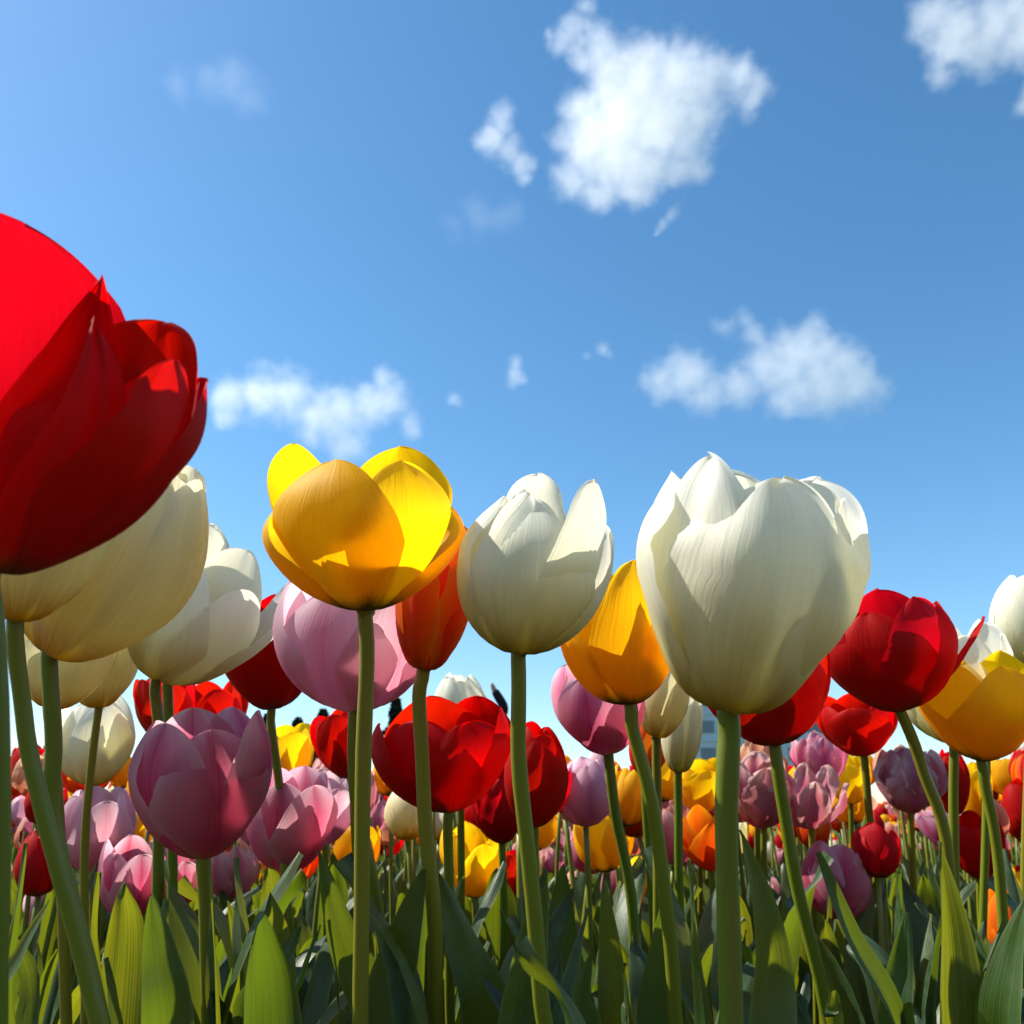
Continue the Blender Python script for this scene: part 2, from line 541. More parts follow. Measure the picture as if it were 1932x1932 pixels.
# ------------------------------------------------------------------ tulip parts
def petal_grid(H, R, top, w, kf, tilt, p, q, ruffle, seed, nu, nv, rib=.012, lip=0.0, inset=1.0, twist=0.0, base_r=.05, dmg=0.0, zmid=.60, low=.74):
    """One petal standing on the +X side of the axis. All proportions are in units of the bloom height H.
    R widest radius, top radius at the tip, w half width, kf how tightly it wraps the axis, tilt radians leaning outwards,
    p and q shape the tip (small q = pointed), lip bends the tip outwards (+) or inwards (-)."""
    a = (R - .125 * base_r - .125 * top) / .75
    P0, P1, P2, P3 = (base_r, 0.0), (a * low, -.012), (a * (2 - low), zmid), (top, 1.0)
    s = np.linspace(0, 1, nv)
    v = 1 - (1 - s) ** 2.0
    v[-1] = 1
    b = lambda i: ((1 - v) ** 3 * P0[i] + 3 * (1 - v) ** 2 * v * P1[i] + 3 * (1 - v) * v * v * P2[i] + v ** 3 * P3[i])
    d = lambda i: (3 * (1 - v) ** 2 * (P1[i] - P0[i]) + 6 * (1 - v) * v * (P2[i] - P1[i]) + 3 * v * v * (P3[i] - P2[i]))
    r, z = b(0) * inset, b(1)
    dr, dz = d(0), d(1)
    ln = np.hypot(dr, dz) + 1e-9
    nr, nz = dz / ln, -dr / ln                 # outward normal in the radial plane
    bend = smooth(.72, 1.0, v) * lip
    r = r + nr * bend * .12
    z = z + nz * bend * .12
    t = np.clip((v - .40) / .60, 0, 1)
    f = (.30 + .70 * smooth(0, .55, v)) * np.power(np.maximum(1 - t ** p, 0), 1 / q)
    f[-1] = max(f[-1], .012)
    k = kf / np.maximum(r, .16)
    uu = np.linspace(-1, 1, nu)
    rng = random.Random(seed)
    ox, oy = rng.uniform(0, 50), rng.uniform(0, 50)
    V, U = [], []
    ct, st = math.cos(tilt), math.sin(tilt)
    for j in range(nv):
        wj = f[j] * w
        for i in range(nu):
            u = uu[i]
            ww = wj
            if dmg and v[j] > .5:
                ww = wj * (1 - dmg * max(0, noise.noise(Vector((v[j] * 11 + ox, u * 2 + oy, 3)))) * smooth(.5, .65, v[j]) * (1 - smooth(.90, .98, v[j])))
            sarc = u * ww
            an = k[j] * sarc
            an = max(-1.9, min(1.9, an))
            lat = math.sin(an) / k[j]
            ins = (1 - math.cos(an)) / k[j]
            n1 = noise.noise(Vector((u * 1.3 + ox, v[j] * 2.2 + oy, 0)))
            n2 = noise.noise(Vector((u * 3.6 + ox, v[j] * 5.5 + oy, 7)))
            disp = ruffle * (n1 * .7 * smooth(0, .5, v[j]) + n2 * .55 * abs(u) ** 2 * smooth(.25, .9, v[j]))
            disp -= rib * math.exp(-(u / .13) ** 2) * smooth(.05, .3, v[j]) * (1 - .5 * v[j])
            off = -ins + disp
            x = r[j] + nr[j] * off
            zz = z[j] + nz[j] * off
            y = lat + twist * v[j] * v[j] * (1 if tilt >= 0 else -1) * .2
            x, zz = (x - base_r) * ct + zz * st + base_r, zz * ct - (x - base_r) * st
            V.append((x * H, y * H, zz * H))
            U.append((u * .5 + .5, v[j]))
    return V, U


def bloom_frame(B, T):
    """Axes of a bloom based at B with its tip at T: z along it, x towards the camera."""
    z = (T - B).normalized()
    c = (cam.location - B)
    x = (c - z * c.dot(z)).normalized()
    y = z.cross(x)
    return Matrix(((x.x, y.x, z.x, B.x), (x.y, y.y, z.y, B.y), (x.z, y.z, z.z, B.z), (0, 0, 0, 1)))


def leaf_grid(ctrl, width, face, fold, wave, seed, nv=30, nu=9):
    """A strap leaf along the control points: sheathing base, broadest below the middle, pointed tip, folded like a gutter."""
    pts = catmull(ctrl, nv)
    V, U = [], []
    ox = random.Random(seed).uniform(0, 90)
    for k in range(nv):
        t = k / (nv - 1)
        a = Vector(pts[max(k - 1, 0)])
        b = Vector(pts[min(k + 1, nv - 1)])
        tan = (b - a).normalized()
        side = tan.cross(face)
        side = side.normalized() if side.length > 1e-4 else Vector((1, 0, 0))
        nrm = side.cross(tan).normalized()
        w = width * (.38 + .62 * smooth(0, .38, t)) * (max(1 - max(0, (t - .35) / .65) ** 1.9, 0) ** .80) + .0006
        for i in range(nu):
            u = -1 + 2 * i / (nu - 1)
            wv = noise.noise(Vector((t * 3.4 + ox, u * .8, 0))) * wave * abs(u) * smooth(.1, .4, t)
            wv += noise.noise(Vector((t * 1.5 + ox, 9 + u, 2))) * wave * .7
            p = Vector(pts[k]) + side * (u * w * (1 - .25 * fold * abs(u))) + nrm * (fold * w * abs(u) ** 1.5 * (1 - .35 * t) + wv * width)
            V.append(tuple(p))
            U.append((u * .5 + .5, t))
    return V, grid_faces(nu, nv), U


HERO = {}
TIPS = []                                      # (x, y, depth, short name) of every tulip that can be pointed at


def add_leaf(root, G, ctrl, width, face, fold=.45, wave=.35, seed=0, part_label=None):
    V, F, U = leaf_grid(ctrl, width, face, fold, wave, seed)
    o = mesh_obj("leaf", V, F, M['leaf'], root, U, origin=G)
    if part_label:
        o["label"] = part_label
    return o


def tulip(key, label, color, base, tip, d, R=.42, top=.2, stem=None, petals=None, ruffle=.03, lean=0.0, phi=12, wf=1.0,
          sr=.0033, leaves=2, group=None, cat="tulip", dmg=.10, name="tulip", pq=(2.2, 2.0), jit=.05, nu=17, nv=24, leaf_h=(.17, .27), zmid=.60, low=.70):
    """A tulip whose bloom sits on the stem at picture point base and ends at tip, d metres away.
    petals: optional list of (angle, layer, tilt, height, width, top, lip); angle 0 faces the camera, 90 points right."""
    rng = random.Random(key)
    R = R * .93
    B = at(base[0], base[1], d)
    T = at(tip[0], tip[1], d + lean)
    H = (T - B).length
    # stem
    st = stem or [(base[0] + rng.uniform(-8, 8), 1932)]
    pts = [B] + [at(s[0], s[1], d + (s[2] if len(s) > 2 else 0)) for s in st]
    e, q = pts[-1], pts[-2]
    if e.z > .012:
        v = (e - q)
        v = v / max(-v.z, .02)
        v.x = max(-.5, min(.5, v.x))
        v.y = max(-.5, min(.5, v.y))
        for f in (.15, .35, .6, .8, 1.0):
            pts.append(Vector((e.x + v.x * e.z * f, e.y + v.y * e.z * f, e.z * (1 - f) - .01 * f)))
    G = Vector((pts[-1].x, pts[-1].y, 0))
    root = root_at(name, G)
    tag(root, label, cat, group or f"{color} tulips")
    ax = (T - B).normalized()
    path = [B + ax * H * .02, B - ax * H * .05] + pts[1:]
    n = 44
    cp = catmull(path, n)
    cp = [c + np.array(noise.noise_vector(Vector((i * .22, d * 50, base[0])))) * .0016 * min(1, i / 5) for i, c in enumerate(cp)]
    rr = [sr * ((1.7, 1.15)[i] if i < 2 else 1.0 + .25 * i / n + .05 * noise.noise(Vector((i * .6, d * 90, base[0])))) for i in range(n)]
    V, F, U = tube(cp, rr, 12)
    mesh_obj("stem", V, F, M['stem'], root, U, origin=G)
    # petals
    if petals is None:
        petals = []
        for i in range(3):
            petals.append((phi + 120 * i + rng.uniform(-8, 8), 0, rng.uniform(-jit, jit), 1.0 + rng.uniform(-.05, .03), 1.0, top, rng.uniform(-.3, .5)))
        for i in range(3):
            petals.append((phi + 60 + 120 * i + rng.uniform(-8, 8), 1, rng.uniform(-jit, jit), 1.0 + rng.uniform(-.04, .04), .92, top * .9, rng.uniform(-.3, .2)))
    fr = bloom_frame(B, T)
    for k, (ph, layer, tilt, hs, ws, tp, lip, *own) in enumerate(petals):
        pp, qq = own[0] if own else pq
        V, U = petal_grid(H * hs, R / hs * (1 if layer == 0 else .93), tp / hs, 1.18 * R * ws * wf, .93 if layer == 0 else 1.0, tilt, pp, qq,
                          ruffle, key + str(k), nu, nv, lip=lip, dmg=dmg, zmid=zmid, low=low)
        mt = fr @ Matrix.Rotation(rad(ph), 4, 'Z')
        V = [tuple(mt @ Vector(p)) for p in V]
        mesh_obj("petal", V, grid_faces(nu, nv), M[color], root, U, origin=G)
    # leaves
    for k in range(leaves):
        an = rng.uniform(0, 2 * math.pi)
        out = Vector((math.cos(an), math.sin(an), 0))
        h = rng.uniform(*leaf_h)
        sp = rng.uniform(.05, .11)
        ctrl = [G + Vector((0, 0, .0)), G + out * sp * .28 + Vector((0, 0, h * .45)), G + out * sp * .6 + Vector((0, 0, h * .85)), G + out * sp * 1.05 + Vector((0, 0, h))]
        add_leaf(root, G, ctrl, rng.uniform(.016, .025), out, seed=key + "l" + str(k))
    HERO[key] = dict(root=root, G=G, B=B, T=T, H=H, d=d)
    return root


def hero_leaf(key, pts, d, width, yaw=0.0, fold=.4, wave=.3, label=None):
    """A leaf of tulip `key` that passes through the picture points pts (root end first) at depth d; yaw turns its face away from the lens."""
    h = HERO[key]
    W_ = [at(x, y, d + (e[0] if e else 0)) for x, y, *e in pts]
    a, b = h['G'], W_[0]
    ctrl = [a, a.lerp(b, .3) + Vector((0, 0, .01)), a.lerp(b, .62) + Vector((0, 0, .01))] + W_
    fc = Vector((math.sin(rad(yaw)), -math.cos(rad(yaw)), .15))
    add_leaf(h['root'], h['G'], ctrl, width, fc, fold, wave, key + str(pts[0]), label)


# ------------------------------------------------------------------ the tulips one can tell apart, front to back
tulip("A", "huge red tulip close up, cut off by the left edge", 'red', (-12, 1072), (165, 560), .205, low=.52, zmid=.62, R=.39, top=.36, stem=[(-5, 1300), (0, 1932)], ruffle=.05, phi=0,
      petals=[(22, 0, -.02, .94, .50, .12, -.1, (1.6, 1.1)), (62, 0, .05, .93, 1.0, .36, -.3, (3.0, 2.3)), (-80, 0, .02, .72, .9, .44, .0), (98, 1, .10, .93, 1.05, .42, -.4, (3.0, 2.4)), (-150, 1, .16, 1.29, 1.25, .42, -.1, (2.4, 2.2)), (172, 0, .0, 1.10, .6, .16, .0, (1.5, 1.05)), (132, 1, .06, 1.07, 1.0, .36, -.3, (3.0, 2.3))], pq=(1.9, 1.5), wf=.95, sr=.0023, leaves=1, nu=27, nv=40)
tulip("B1", "cream tulip half hidden directly below the huge red tulip", 'cream', (30, 1168), (95, 800), .30, R=.36, top=.16, stem=[(42, 1330), (75, 1500), (150, 1780), (190, 1932)], phi=20, sr=.0027, group="cream tulips")
tulip("B2", "large cream tulip leaning right behind the huge red tulip", 'cream', (100, 1226), (335, 868), .345, R=.36, top=.14, stem=[(98, 1400), (100, 1530), (150, 1760), (195, 1932)], ruffle=.02, sr=.0031, pq=(3.0, 2.4),
      petals=[(20, 0, .0, .98, 1.0, .12, -.3), (140, 0, .02, 1.0, 1.0, .14, -.1), (-100, 0, .0, .96, 1.0, .14, -.2), (75, 1, .0, 1.0, .9, .14, -.2), (-40, 1, .0, .98, .85, .1, -.3), (200, 1, .0, 1.0, .9, .12, -.1)])
tulip("K", "largest white tulip with crinkled petal tips, right of centre", 'white', (1375, 1340), (1440, 872), .295, low=.62, zmid=.62, R=.405, top=.30, stem=[(1376, 1500), (1378, 1932)], ruffle=.12, dmg=.2, sr=.0036, phi=8, nu=25, nv=34,
      petals=[(16, 0, .0, .95, 1.05, .30, -.4), (-95, 0, .02, .93, 1, .34, -.2), (145, 0, .02, .97, 1, .34, .2), (-46, 1, .01, .985, .95, .27, .0, (2.6, 1.9)), (84, 1, .0, .90, .95, .33, -.2), (205, 1, 0, .97, 1, .3, 0)], pq=(3.2, 2.4))
tulip("F", "largest yellow tulip, wide open, in front of the pale pink one", 'yellow', (690, 1152), (688, 845), .385, R=.50, top=.47, stem=[(688, 1400), (683, 1932)], ruffle=.035, sr=.0032,
      petals=[(-28, 0, 0, .93, .95, .38, -.3, (2.8, 2.1)), (95, 0, .05, .74, .95, .48, -.6, (2.8, 2.2)), (-92, 0, .05, .70, .95, .50, -.4, (2.8, 2.2)), (36, 1, 0, .93, .95, .40, -.3), (150, 1, .04, 1.07, 1.05, .44, -.2), (-122, 1, .02, 1.06, .95, .50, -.1, (2.2, 1.7))], pq=(2.3, 1.9), low=.46, zmid=.60)
tulip("I", "egg shaped white tulip between the two largest yellow tulips", 'white', (980, 1232), (1015, 890), .375, R=.40, top=.15, stem=[(980, 1400), (990, 1560), (1010, 1800), (1030, 1932)], ruffle=.04, sr=.0032, dmg=.05,
      petals=[(8, 0, -.02, .90, 1.05, .12, -.6), (105, 0, .04, .76, .95, .38, 0), (-100, 0, 0, .88, 1, .2, -.5), (60, 1, 0, .98, .8, .34, .1), (-50, 1, 0, .93, .9, .1, -.5), (185, 1, 0, 1.03, 1.1, .08, -.4)], nu=19, nv=26)
tulip("J", "yellow tulip tucked between the egg shaped and the largest white tulip", 'yellow', (1188, 1326), (1150, 1070), .46, R=.42, top=.32, stem=[(1200, 1400), (1232, 1540), (1260, 1720), (1275, 1932)], ruffle=.04, sr=.0034, phi=25)
tulip("G", "pale pink tulip directly behind the stem of the wide yellow tulip", 'lilac', (668, 1338), (672, 1092), .50, R=.55, top=.50, stem=[(672, 1500), (700, 1640), (745, 1932)], ruffle=.03, sr=.0032,
      petals=[(-25, 0, 0, .95, 1.0, .4, -.2), (100, 0, .10, 1.0, 1.0, .55, .2), (-100, 0, .05, 1.0, 1.0, .46, -.1), (38, 1, .05, .95, .9, .42, .1), (150, 1, .0, 1.0, .9, .45, 0), (-150, 1, 0, 1.03, .9, .42, 0)])
tulip("H", "orange red tulip squeezed between the wide yellow and egg shaped white tulips", 'orange', (800, 1262), (838, 985), .47, R=.26, top=.16, stem=[(790, 1330), (802, 1520), (818, 1720), (820, 1932)], ruffle=.03, sr=.0036, group="orange red tulips")
tulip("C", "white tulip leaning right with shaded lower petals, left of the pale pink one", 'white', (300, 1278), (425, 1032), .55, R=.45, top=.34, stem=[(300, 1400), (297, 1700), (300, 1932)], ruffle=.04, phi=-10,
      petals=[(-30, 0, 0, .9, 1, .3, -.1), (95, 0, .12, 1.06, .8, .44, -.2), (-120, 0, .02, 1, 1, .3, 0), (40, 1, .03, .85, .9, .34, .1), (150, 1, 0, 1.0, .9, .3, 0), (-85, 1, 0, 1, .9, .22, 0)])
tulip("C2", "white tulip half hidden between the cream and white leaning tulips", 'white', (320, 1235), (378, 985), .62, R=.34, top=.16, stem=[(322, 1500), (330, 1932)])
tulip("E", "dark red tulip between the leaning white and the pale pink tulip", 'red', (512, 1336), (505, 1128), .64, R=.41, top=.34, stem=[(516, 1400), (535, 1600), (533, 1790), (533, 1932)], phi=-20, sr=.0030, ruffle=.04)
tulip("S", "large mauve pink tulip hanging low at left with green base", 'pink', (385, 1612), (378, 1345), .50, R=.455, top=.33, stem=[(388, 1700), (398, 1932)], phi=12, ruffle=.02, sr=.0040, pq=(2.4, 2.0),
      petals=[(14, 0, 0, .97, 1.02, .30, -.5), (130, 0, 0, 1.0, 1, .34, -.3), (-108, 0, 0, .98, 1.02, .36, -.4), (72, 1, .02, 1.02, .95, .40, -.2), (-48, 1, 0, 1.02, .95, .34, -.4), (190, 1, 0, .98, 1, .3, 0)], nu=19, nv=24)
tulip("T", "broad red cup shaped tulip behind the orange red tulip's stem", 'red', (845, 1528), (832, 1330), .56, low=.55, R=.58, top=.54, stem=[(848, 1640), (850, 1932)], ruffle=.035, phi=20, sr=.0030, pq=(2.6, 2.2),
      petals=[(28, 0, .02, .96, 1, .50, -.4), (135, 0, .02, 1, 1, .55, -.2), (-80, 0, .06, .95, .95, .56, -.3), (82, 1, .06, .98, .95, .52, -.2), (-28, 1, .0, 1.0, .95, .48, -.4), (195, 1, 0, 1.02, 1, .5, -.3)])
tulip("V", "upright red tulip behind the stem of the egg shaped white tulip", 'red', (1008, 1556), (1010, 1372), .61, R=.345, top=.15, stem=[(1010, 1700), (1012, 1932)], phi=15, sr=.0030)
tulip("Y", "dusky pink tulip hidden below the yellow tulip in the middle", 'pink', (1148, 1420), (1124, 1262), .62, R=.50, top=.44, stem=[(1160, 1520), (1190, 1700), (1200, 1932)], phi=-12, sr=.0036)
tulip("M", "dark red tulip with one stray petal sticking out right of the largest white tulip", 'crimson', (1698, 1338), (1645, 1128), .565, low=.6, R=.51, top=.42, stem=[(1740, 1450), (1785, 1600), (1805, 1932)], ruffle=.06, sr=.0034, phi=-14, group="red tulips",
      petals=[(-10, 0, 0, .97, 1, .4, -.2), (80, 0, .06, .92, .85, .44, -.2), (-128, 0, .03, 1, 1, .42, 0), (45, 1, .02, 1.0, .9, .4, 0), (-70, 1, .02, 1.0, .9, .4, 0), (170, 1, 0, 1.0, .95, .4, 0), (98, 0, .0, .66, .24, .82, .3, (2.6, 2.0))])
tulip("L", "crimson tulip with dark shaded base half hidden behind the largest white tulip", 'crimson', (1462, 1402), (1425, 1190), .50, R=.54, top=.46, stem=[(1470, 1480), (1500, 1650), (1545, 1850), (1565, 1932)], ruffle=.05, sr=.0034, group="red tulips")
tulip("N", "wide yellow tulip near the right edge with olive base", 'yellow', (1852, 1432), (1838, 1236), .585, low=.55, R=.52, top=.44, stem=[(1862, 1500), (1888, 1650), (1905, 1932)], ruffle=.05, sr=.0032, phi=32, pq=(2.0, 1.6))
tulip("O", "white tulip cut off by the right edge, highest there", 'white', (1950, 1262), (1936, 1085), .72, R=.40, top=.16, stem=[(1935, 1600), (1940, 1932)])
tulip("P", "white tulip with split petal tips behind the yellow tulip near the right edge", 'white', (1798, 1400), (1795, 1186), .66, R=.46, top=.40, stem=[(1800, 1600), (1810, 1932)], ruffle=.06, wf=.75)
tulip("Q", "small white tulip tip between two other white tulips near the right edge", 'white', (1862, 1340), (1868, 1176), .80, R=.30, top=.1, stem=[(1858, 1600), (1850, 1932)])
tulip("R", "bright red tulip sitting below the dark red tulip", 'red', (1630, 1424), (1612, 1318), .98, R=.62, top=.6, stem=[(1642, 1560), (1668, 1750), (1672, 1932)], ruffle=.06, phi=0, pq=(2.6, 2.2), sr=.0040)
tulip("D1", "cream tulip underside seen between two thick stems at left", 'cream', (95, 1332), (160, 1110), .50, R=.38, top=.2, stem=[(110, 1500), (130, 1932)], sr=.0030, group="cream tulips")
tulip("D2", "small cream tulip on a thin stem below the large leaning cream tulip", 'cream', (186, 1334), (196, 1130), .64, R=.34, top=.2, stem=[(172, 1460), (160, 1640), (158, 1932)], sr=.0028, group="cream tulips")
tulip("D3", "white bloom with round top behind the thin stem of the small cream tulip", 'white', (180, 1480), (180, 1320), .85, R=.42, top=.25, stem=[(182, 1600), (182, 1932)])
tulip("U", "white tulip peeping over the broad red cup shaped tulip", 'white', (870, 1440), (865, 1276), .85, R=.36, top=.14, stem=[(870, 1700), (870, 1932)])
tulip("W", "small red tulip to the left of the wide yellow tulip's stem", 'red', (658, 1466), (632, 1345), .90, R=.37, top=.34, stem=[(668, 1540), (690, 1932)], phi=-15, sr=.0032)
tulip("X", "mauve pink tulip right beside the large low mauve one", 'pink', (540, 1640), (552, 1462), .66, R=.44, top=.36, stem=[(545, 1750), (560, 1932)], phi=40, sr=.0032)
tulip("Z", "orange tulip with yellow rim right of the dusky pink tulip", 'orange', (1215, 1462), (1238, 1322), .78, R=.30, top=.12, stem=[(1222, 1560), (1245, 1932)], phi=50, group="orange red tulips")
tulip("AA", "slim white tulip left of the largest white tulip's stem", 'white', (1280, 1455), (1292, 1290), .72, R=.24, top=.1, stem=[(1282, 1600), (1290, 1932)])
tulip("AB0", "cream white tulip between the yellow and largest white tulips", 'cream', (1240, 1390), (1262, 1225), .66, R=.30, top=.12, stem=[(1240, 1600), (1240, 1932)], group="cream tulips")
tulip("AB", "yellow tulip beside the left of the largest white tulip's stem", 'yellow', (1322, 1532), (1322, 1440), 1.2, R=.52, top=.5, stem=[(1322, 1700), (1322, 1932)], ruffle=.09, pq=(2.8, 2.4))
tulip("AC", "wilted purple tulip with frayed top right of the largest white tulip's stem", 'wilted', (1440, 1560), (1432, 1432), .95, R=.40, top=.36, stem=[(1440, 1700), (1440, 1932)], ruffle=.24, dmg=.5, group="wilted tulips", pq=(3, 2.4))
tulip("AD", "wilted mauve tulip with one petal standing up right of the frayed purple one", 'wilted', (1530, 1562), (1525, 1455), .98, R=.42, top=.5, stem=[(1535, 1700), (1540, 1932)], ruffle=.24, dmg=.5, group="wilted tulips", wf=.7, jit=.3)
tulip("AE", "salmon pink tulip top between the largest white tulip's stem and the crimson stem", 'faded', (1430, 1500), (1432, 1405), 1.15, R=.45, top=.4, stem=[(1432, 1700), (1435, 1932)], ruffle=.24, dmg=.5, group="wilted tulips")
tulip("AE2", "rosy tulip with ragged tips below the dark red tulip", 'pink', (1555, 1480), (1548, 1385), 1.15, R=.5, top=.5, stem=[(1560, 1700), (1562, 1932)], ruffle=.16, wf=.7, jit=.25)
tulip("AF", "small yellow tulip under the bright red one", 'yellow', (1606, 1515), (1596, 1430), 1.3, R=.46, top=.42, stem=[(1610, 1700), (1612, 1932)], ruffle=.08)
tulip("AG", "faded brown pink tulip left of the dark red tulip's bent stem", 'wilted', (1718, 1532), (1708, 1420), .95, R=.50, top=.36, stem=[(1722, 1650), (1730, 1932)], ruffle=.24, dmg=.5, group="wilted tulips", jit=.2)
tulip("AH", "narrow red tulip below the wide yellow tulip near the right edge", 'red', (1800, 1536), (1792, 1418), .98, R=.25, top=.12, stem=[(1805, 1700), (1810, 1932)])
tulip("AI", "narrow yellow tulip touching the narrow red one near the right edge", 'yellow', (1842, 1548), (1840, 1440), 1.05, R=.26, top=.2, stem=[(1845, 1700), (1850, 1932)])
tulip("AJ", "yellow tulip between the large low mauve tulip and the small red tulip", 'yellow', (545, 1492), (540, 1375), 1.0, R=.36, top=.34, stem=[(548, 1700), (550, 1932)], pq=(3, 2.6))
tulip("AK", "red tulip behind the left rim of the large low mauve one", 'red', (318, 1400), (308, 1278), .85, R=.42, top=.42, stem=[(320, 1600), (322, 1932)], ruffle=.06)
tulip("AL", "red tulip directly behind the top of the large low mauve one", 'red', (415, 1405), (400, 1290), .92, R=.46, top=.42, stem=[(416, 1600), (420, 1932)], ruffle=.06)
tulip("AM", "orange red tulip low beside the left of the largest white tulip's stem", 'orange', (1342, 1640), (1330, 1532), .95, R=.44, top=.5, stem=[(1345, 1750), (1350, 1932)], group="orange red tulips", pq=(1.8, 1.3))
tulip("AO", "orange yellow tulip low between the broad red cup and upright red tulips", 'yellow', (895, 1690), (892, 1565), .92, R=.42, top=.44, stem=[(897, 1780), (900, 1932)], ruffle=.1)
tulip("AP", "small low red tulip touching the left of the egg shaped white tulip's stem", 'red', (965, 1704), (955, 1612), .98, R=.38, top=.2, stem=[(962, 1800), (960, 1932)])
tulip("AQ", "low mauve pink tulip under the left of the large low mauve one", 'pink', (245, 1732), (255, 1590), .74, R=.40, top=.34, stem=[(248, 1800), (252, 1932)], ruffle=.06)
tulip("AQ2", "low rosy tulip just below the large low mauve one", 'pink', (340, 1706), (345, 1608), .95, R=.42, top=.4, stem=[(342, 1800), (345, 1932)], ruffle=.1)
tulip("AR", "low bright red tulip under the wide yellow tulip near the right edge", 'red', (1848, 1655), (1838, 1545), .95, R=.40, top=.34, stem=[(1852, 1750), (1860, 1932)], ruffle=.08)
tulip("AS", "pale mauve tulip behind the small red and mauve pink tulips", 'lilac', (612, 1590), (622, 1470), .92, R=.46, top=.46, stem=[(615, 1700), (618, 1932)], ruffle=.1)
tulip("AT", "pale lilac tulip behind the thin stems at left", 'lilac', (175, 1640), (190, 1490), .80, R=.44, top=.3, stem=[(178, 1750), (180, 1932)])
tulip("AU", "orange and yellow tulip behind the thin stems at left", 'orange', (165, 1500), (165, 1400), 1.25, R=.5, top=.48, stem=[(166, 1700), (166, 1932)], group="orange red tulips", ruffle=.1)
tulip("AV", "purple red tulip leaning on the left of the upright red tulip", 'crimson', (948, 1588), (940, 1455), .82, R=.36, top=.3, stem=[(950, 1700), (952, 1932)], ruffle=.08, group="red tulips")

# ------------------------------------------------------------------ the broad leaves of the front plants
hero_leaf("G", [(715, 1932), (645, 1770), (602, 1606)], .50, .0165, 25)
hero_leaf("G", [(650, 1932), (640, 1840), (622, 1735)], .46, .009, -70)
hero_leaf("G", [(552, 1932), (572, 1850), (598, 1765)], .45, .013, -75)
hero_leaf("H", [(738, 1932), (762, 1790), (800, 1640)], .46, .019, -20)
hero_leaf("H", [(915, 1932), (868, 1780), (822, 1642)], .48, .019, 25)
hero_leaf("V", [(1078, 1932), (1062, 1780), (1062, 1630)], .55, .020, -12)
hero_leaf("K", [(1448, 1932), (1442, 1750), (1400, 1568)], .40, .0145, 20)
hero_leaf("K", [(1190, 1960), (1183, 1900), (1176, 1838)], .33, .0045, -80)
hero_leaf("M", [(1806, 1932), (1792, 1750), (1768, 1585)], .55, .020, 12)
hero_leaf("L", [(1690, 1932), (1605, 1770), (1540, 1608)], .49, .0125, 40)
hero_leaf("M", [(1695, 1932), (1700, 1830), (1712, 1722)], .50, .0125, -30)
hero_leaf("C", [(318, 1932), (302, 1800), (285, 1690)], .45, .0155, 15)
hero_leaf("S", [(415, 1932), (404, 1800), (396, 1625)], .49, .0110, -60)
hero_leaf("D1", [(20, 1932), (28, 1750), (46, 1590)], .42, .0120, -70)
hero_leaf("B2", [(6, 1932), (38, 1805), (96, 1695)], .36, .0075, -40)
hero_leaf("D2", [(205, 1932), (182, 1770), (188, 1645)], .52, .0120, -75)
hero_leaf("N", [(1888, 1932), (1905, 1810), (1936, 1690)], .50, .0165, -55)
hero_leaf("N", [(1840, 1932), (1850, 1840), (1895, 1740)], .55, .0120, 60)
hero_leaf("E", [(478, 1932), (520, 1850), (566, 1748)], .47, .0155, -15)
hero_leaf("J", [(1228, 1932), (1240, 1810), (1252, 1690)], .48, .0120, 10)
hero_leaf("J", [(1335, 1932), (1318, 1780), (1300, 1620)], .52, .0110, -75)
hero_leaf("Y", [(1160, 1932), (1150, 1800), (1138, 1655)], .54, .0130, 5)
hero_leaf("T", [(962, 1932), (990, 1840), (945, 1715)], .52, .0095, -65)
hero_leaf("L", [(1588, 1950), (1582, 1905), (1578, 1868)], .42, .0085, -65)
hero_leaf("X", [(470, 1932), (455, 1820), (430, 1700)], .60, .0150, 35)
hero_leaf("I", [(1105, 1960), (1090, 1890), (1115, 1800)], .40, .0100, 25)
hero_leaf("W", [(780, 1932), (760, 1860), (720, 1760)], .70, .0180, 10)

# ------------------------------------------------------------------ the rest of the bed
PRO = random.Random(77)


def bloom_arrays(color, variant, nu, nv):
    """A whole bloom, one unit high, as verts / faces / uvs."""
    rng = random.Random(f"{color}{variant}")
    wil = color in ('wilted', 'faded')
    R = (.33, .42, .50, .56, .38, .46)[variant % 6]
    top = (.12, .45, .85, 1.2, .3, .65)[variant % 6] * R * rng.uniform(.8, 1.15)
    V, F, U = [], [], []
    for i in range(6 if not wil else 5 if variant % 2 else 4):
        lay = i // 3
        ph = 120 * i + 60 * lay + rng.uniform(-12, 12)
        jit = .35 if wil else .07
        v, u = petal_grid(1.0 + rng.uniform(-.06, .05), R * (1 if lay == 0 else .93), top, 1.18 * R * (rng.uniform(.6, .9) if wil else rng.uniform(.9, 1)), .95,
                          rng.uniform(-.05, jit), rng.choice((1.7, 2.3, 2.8)), rng.choice((1.4, 1.9, 2.3)), .15 if wil else .06, f"{color}{variant}{i}", nu, nv,
                          lip=rng.uniform(-.5, .6))
        mt = Matrix.Rotation(rad(ph), 4, 'Z')
        F += grid_faces(nu, nv, len(V))
        V += [tuple(mt @ Vector(p)) for p in v]
        U += u
    return V, F, U


def leaf_arrays(variant, nv=9, nu=5):
    rng = random.Random(900 + variant)
    sp = rng.uniform(.06, .24)
    dr = rng.uniform(.95, 1.06)
    ctrl = [Vector((0, 0, 0)), Vector((sp * .25, 0, .45)), Vector((sp * .6, rng.uniform(-.06, .06), .80)), Vector((sp * 1.2, rng.uniform(-.1, .1), dr))]
    return leaf_grid(ctrl, rng.uniform(.055, .085), Vector((1, 0, .1)), rng.uniform(.3, .6), .45, 40 + variant, nv, nu)


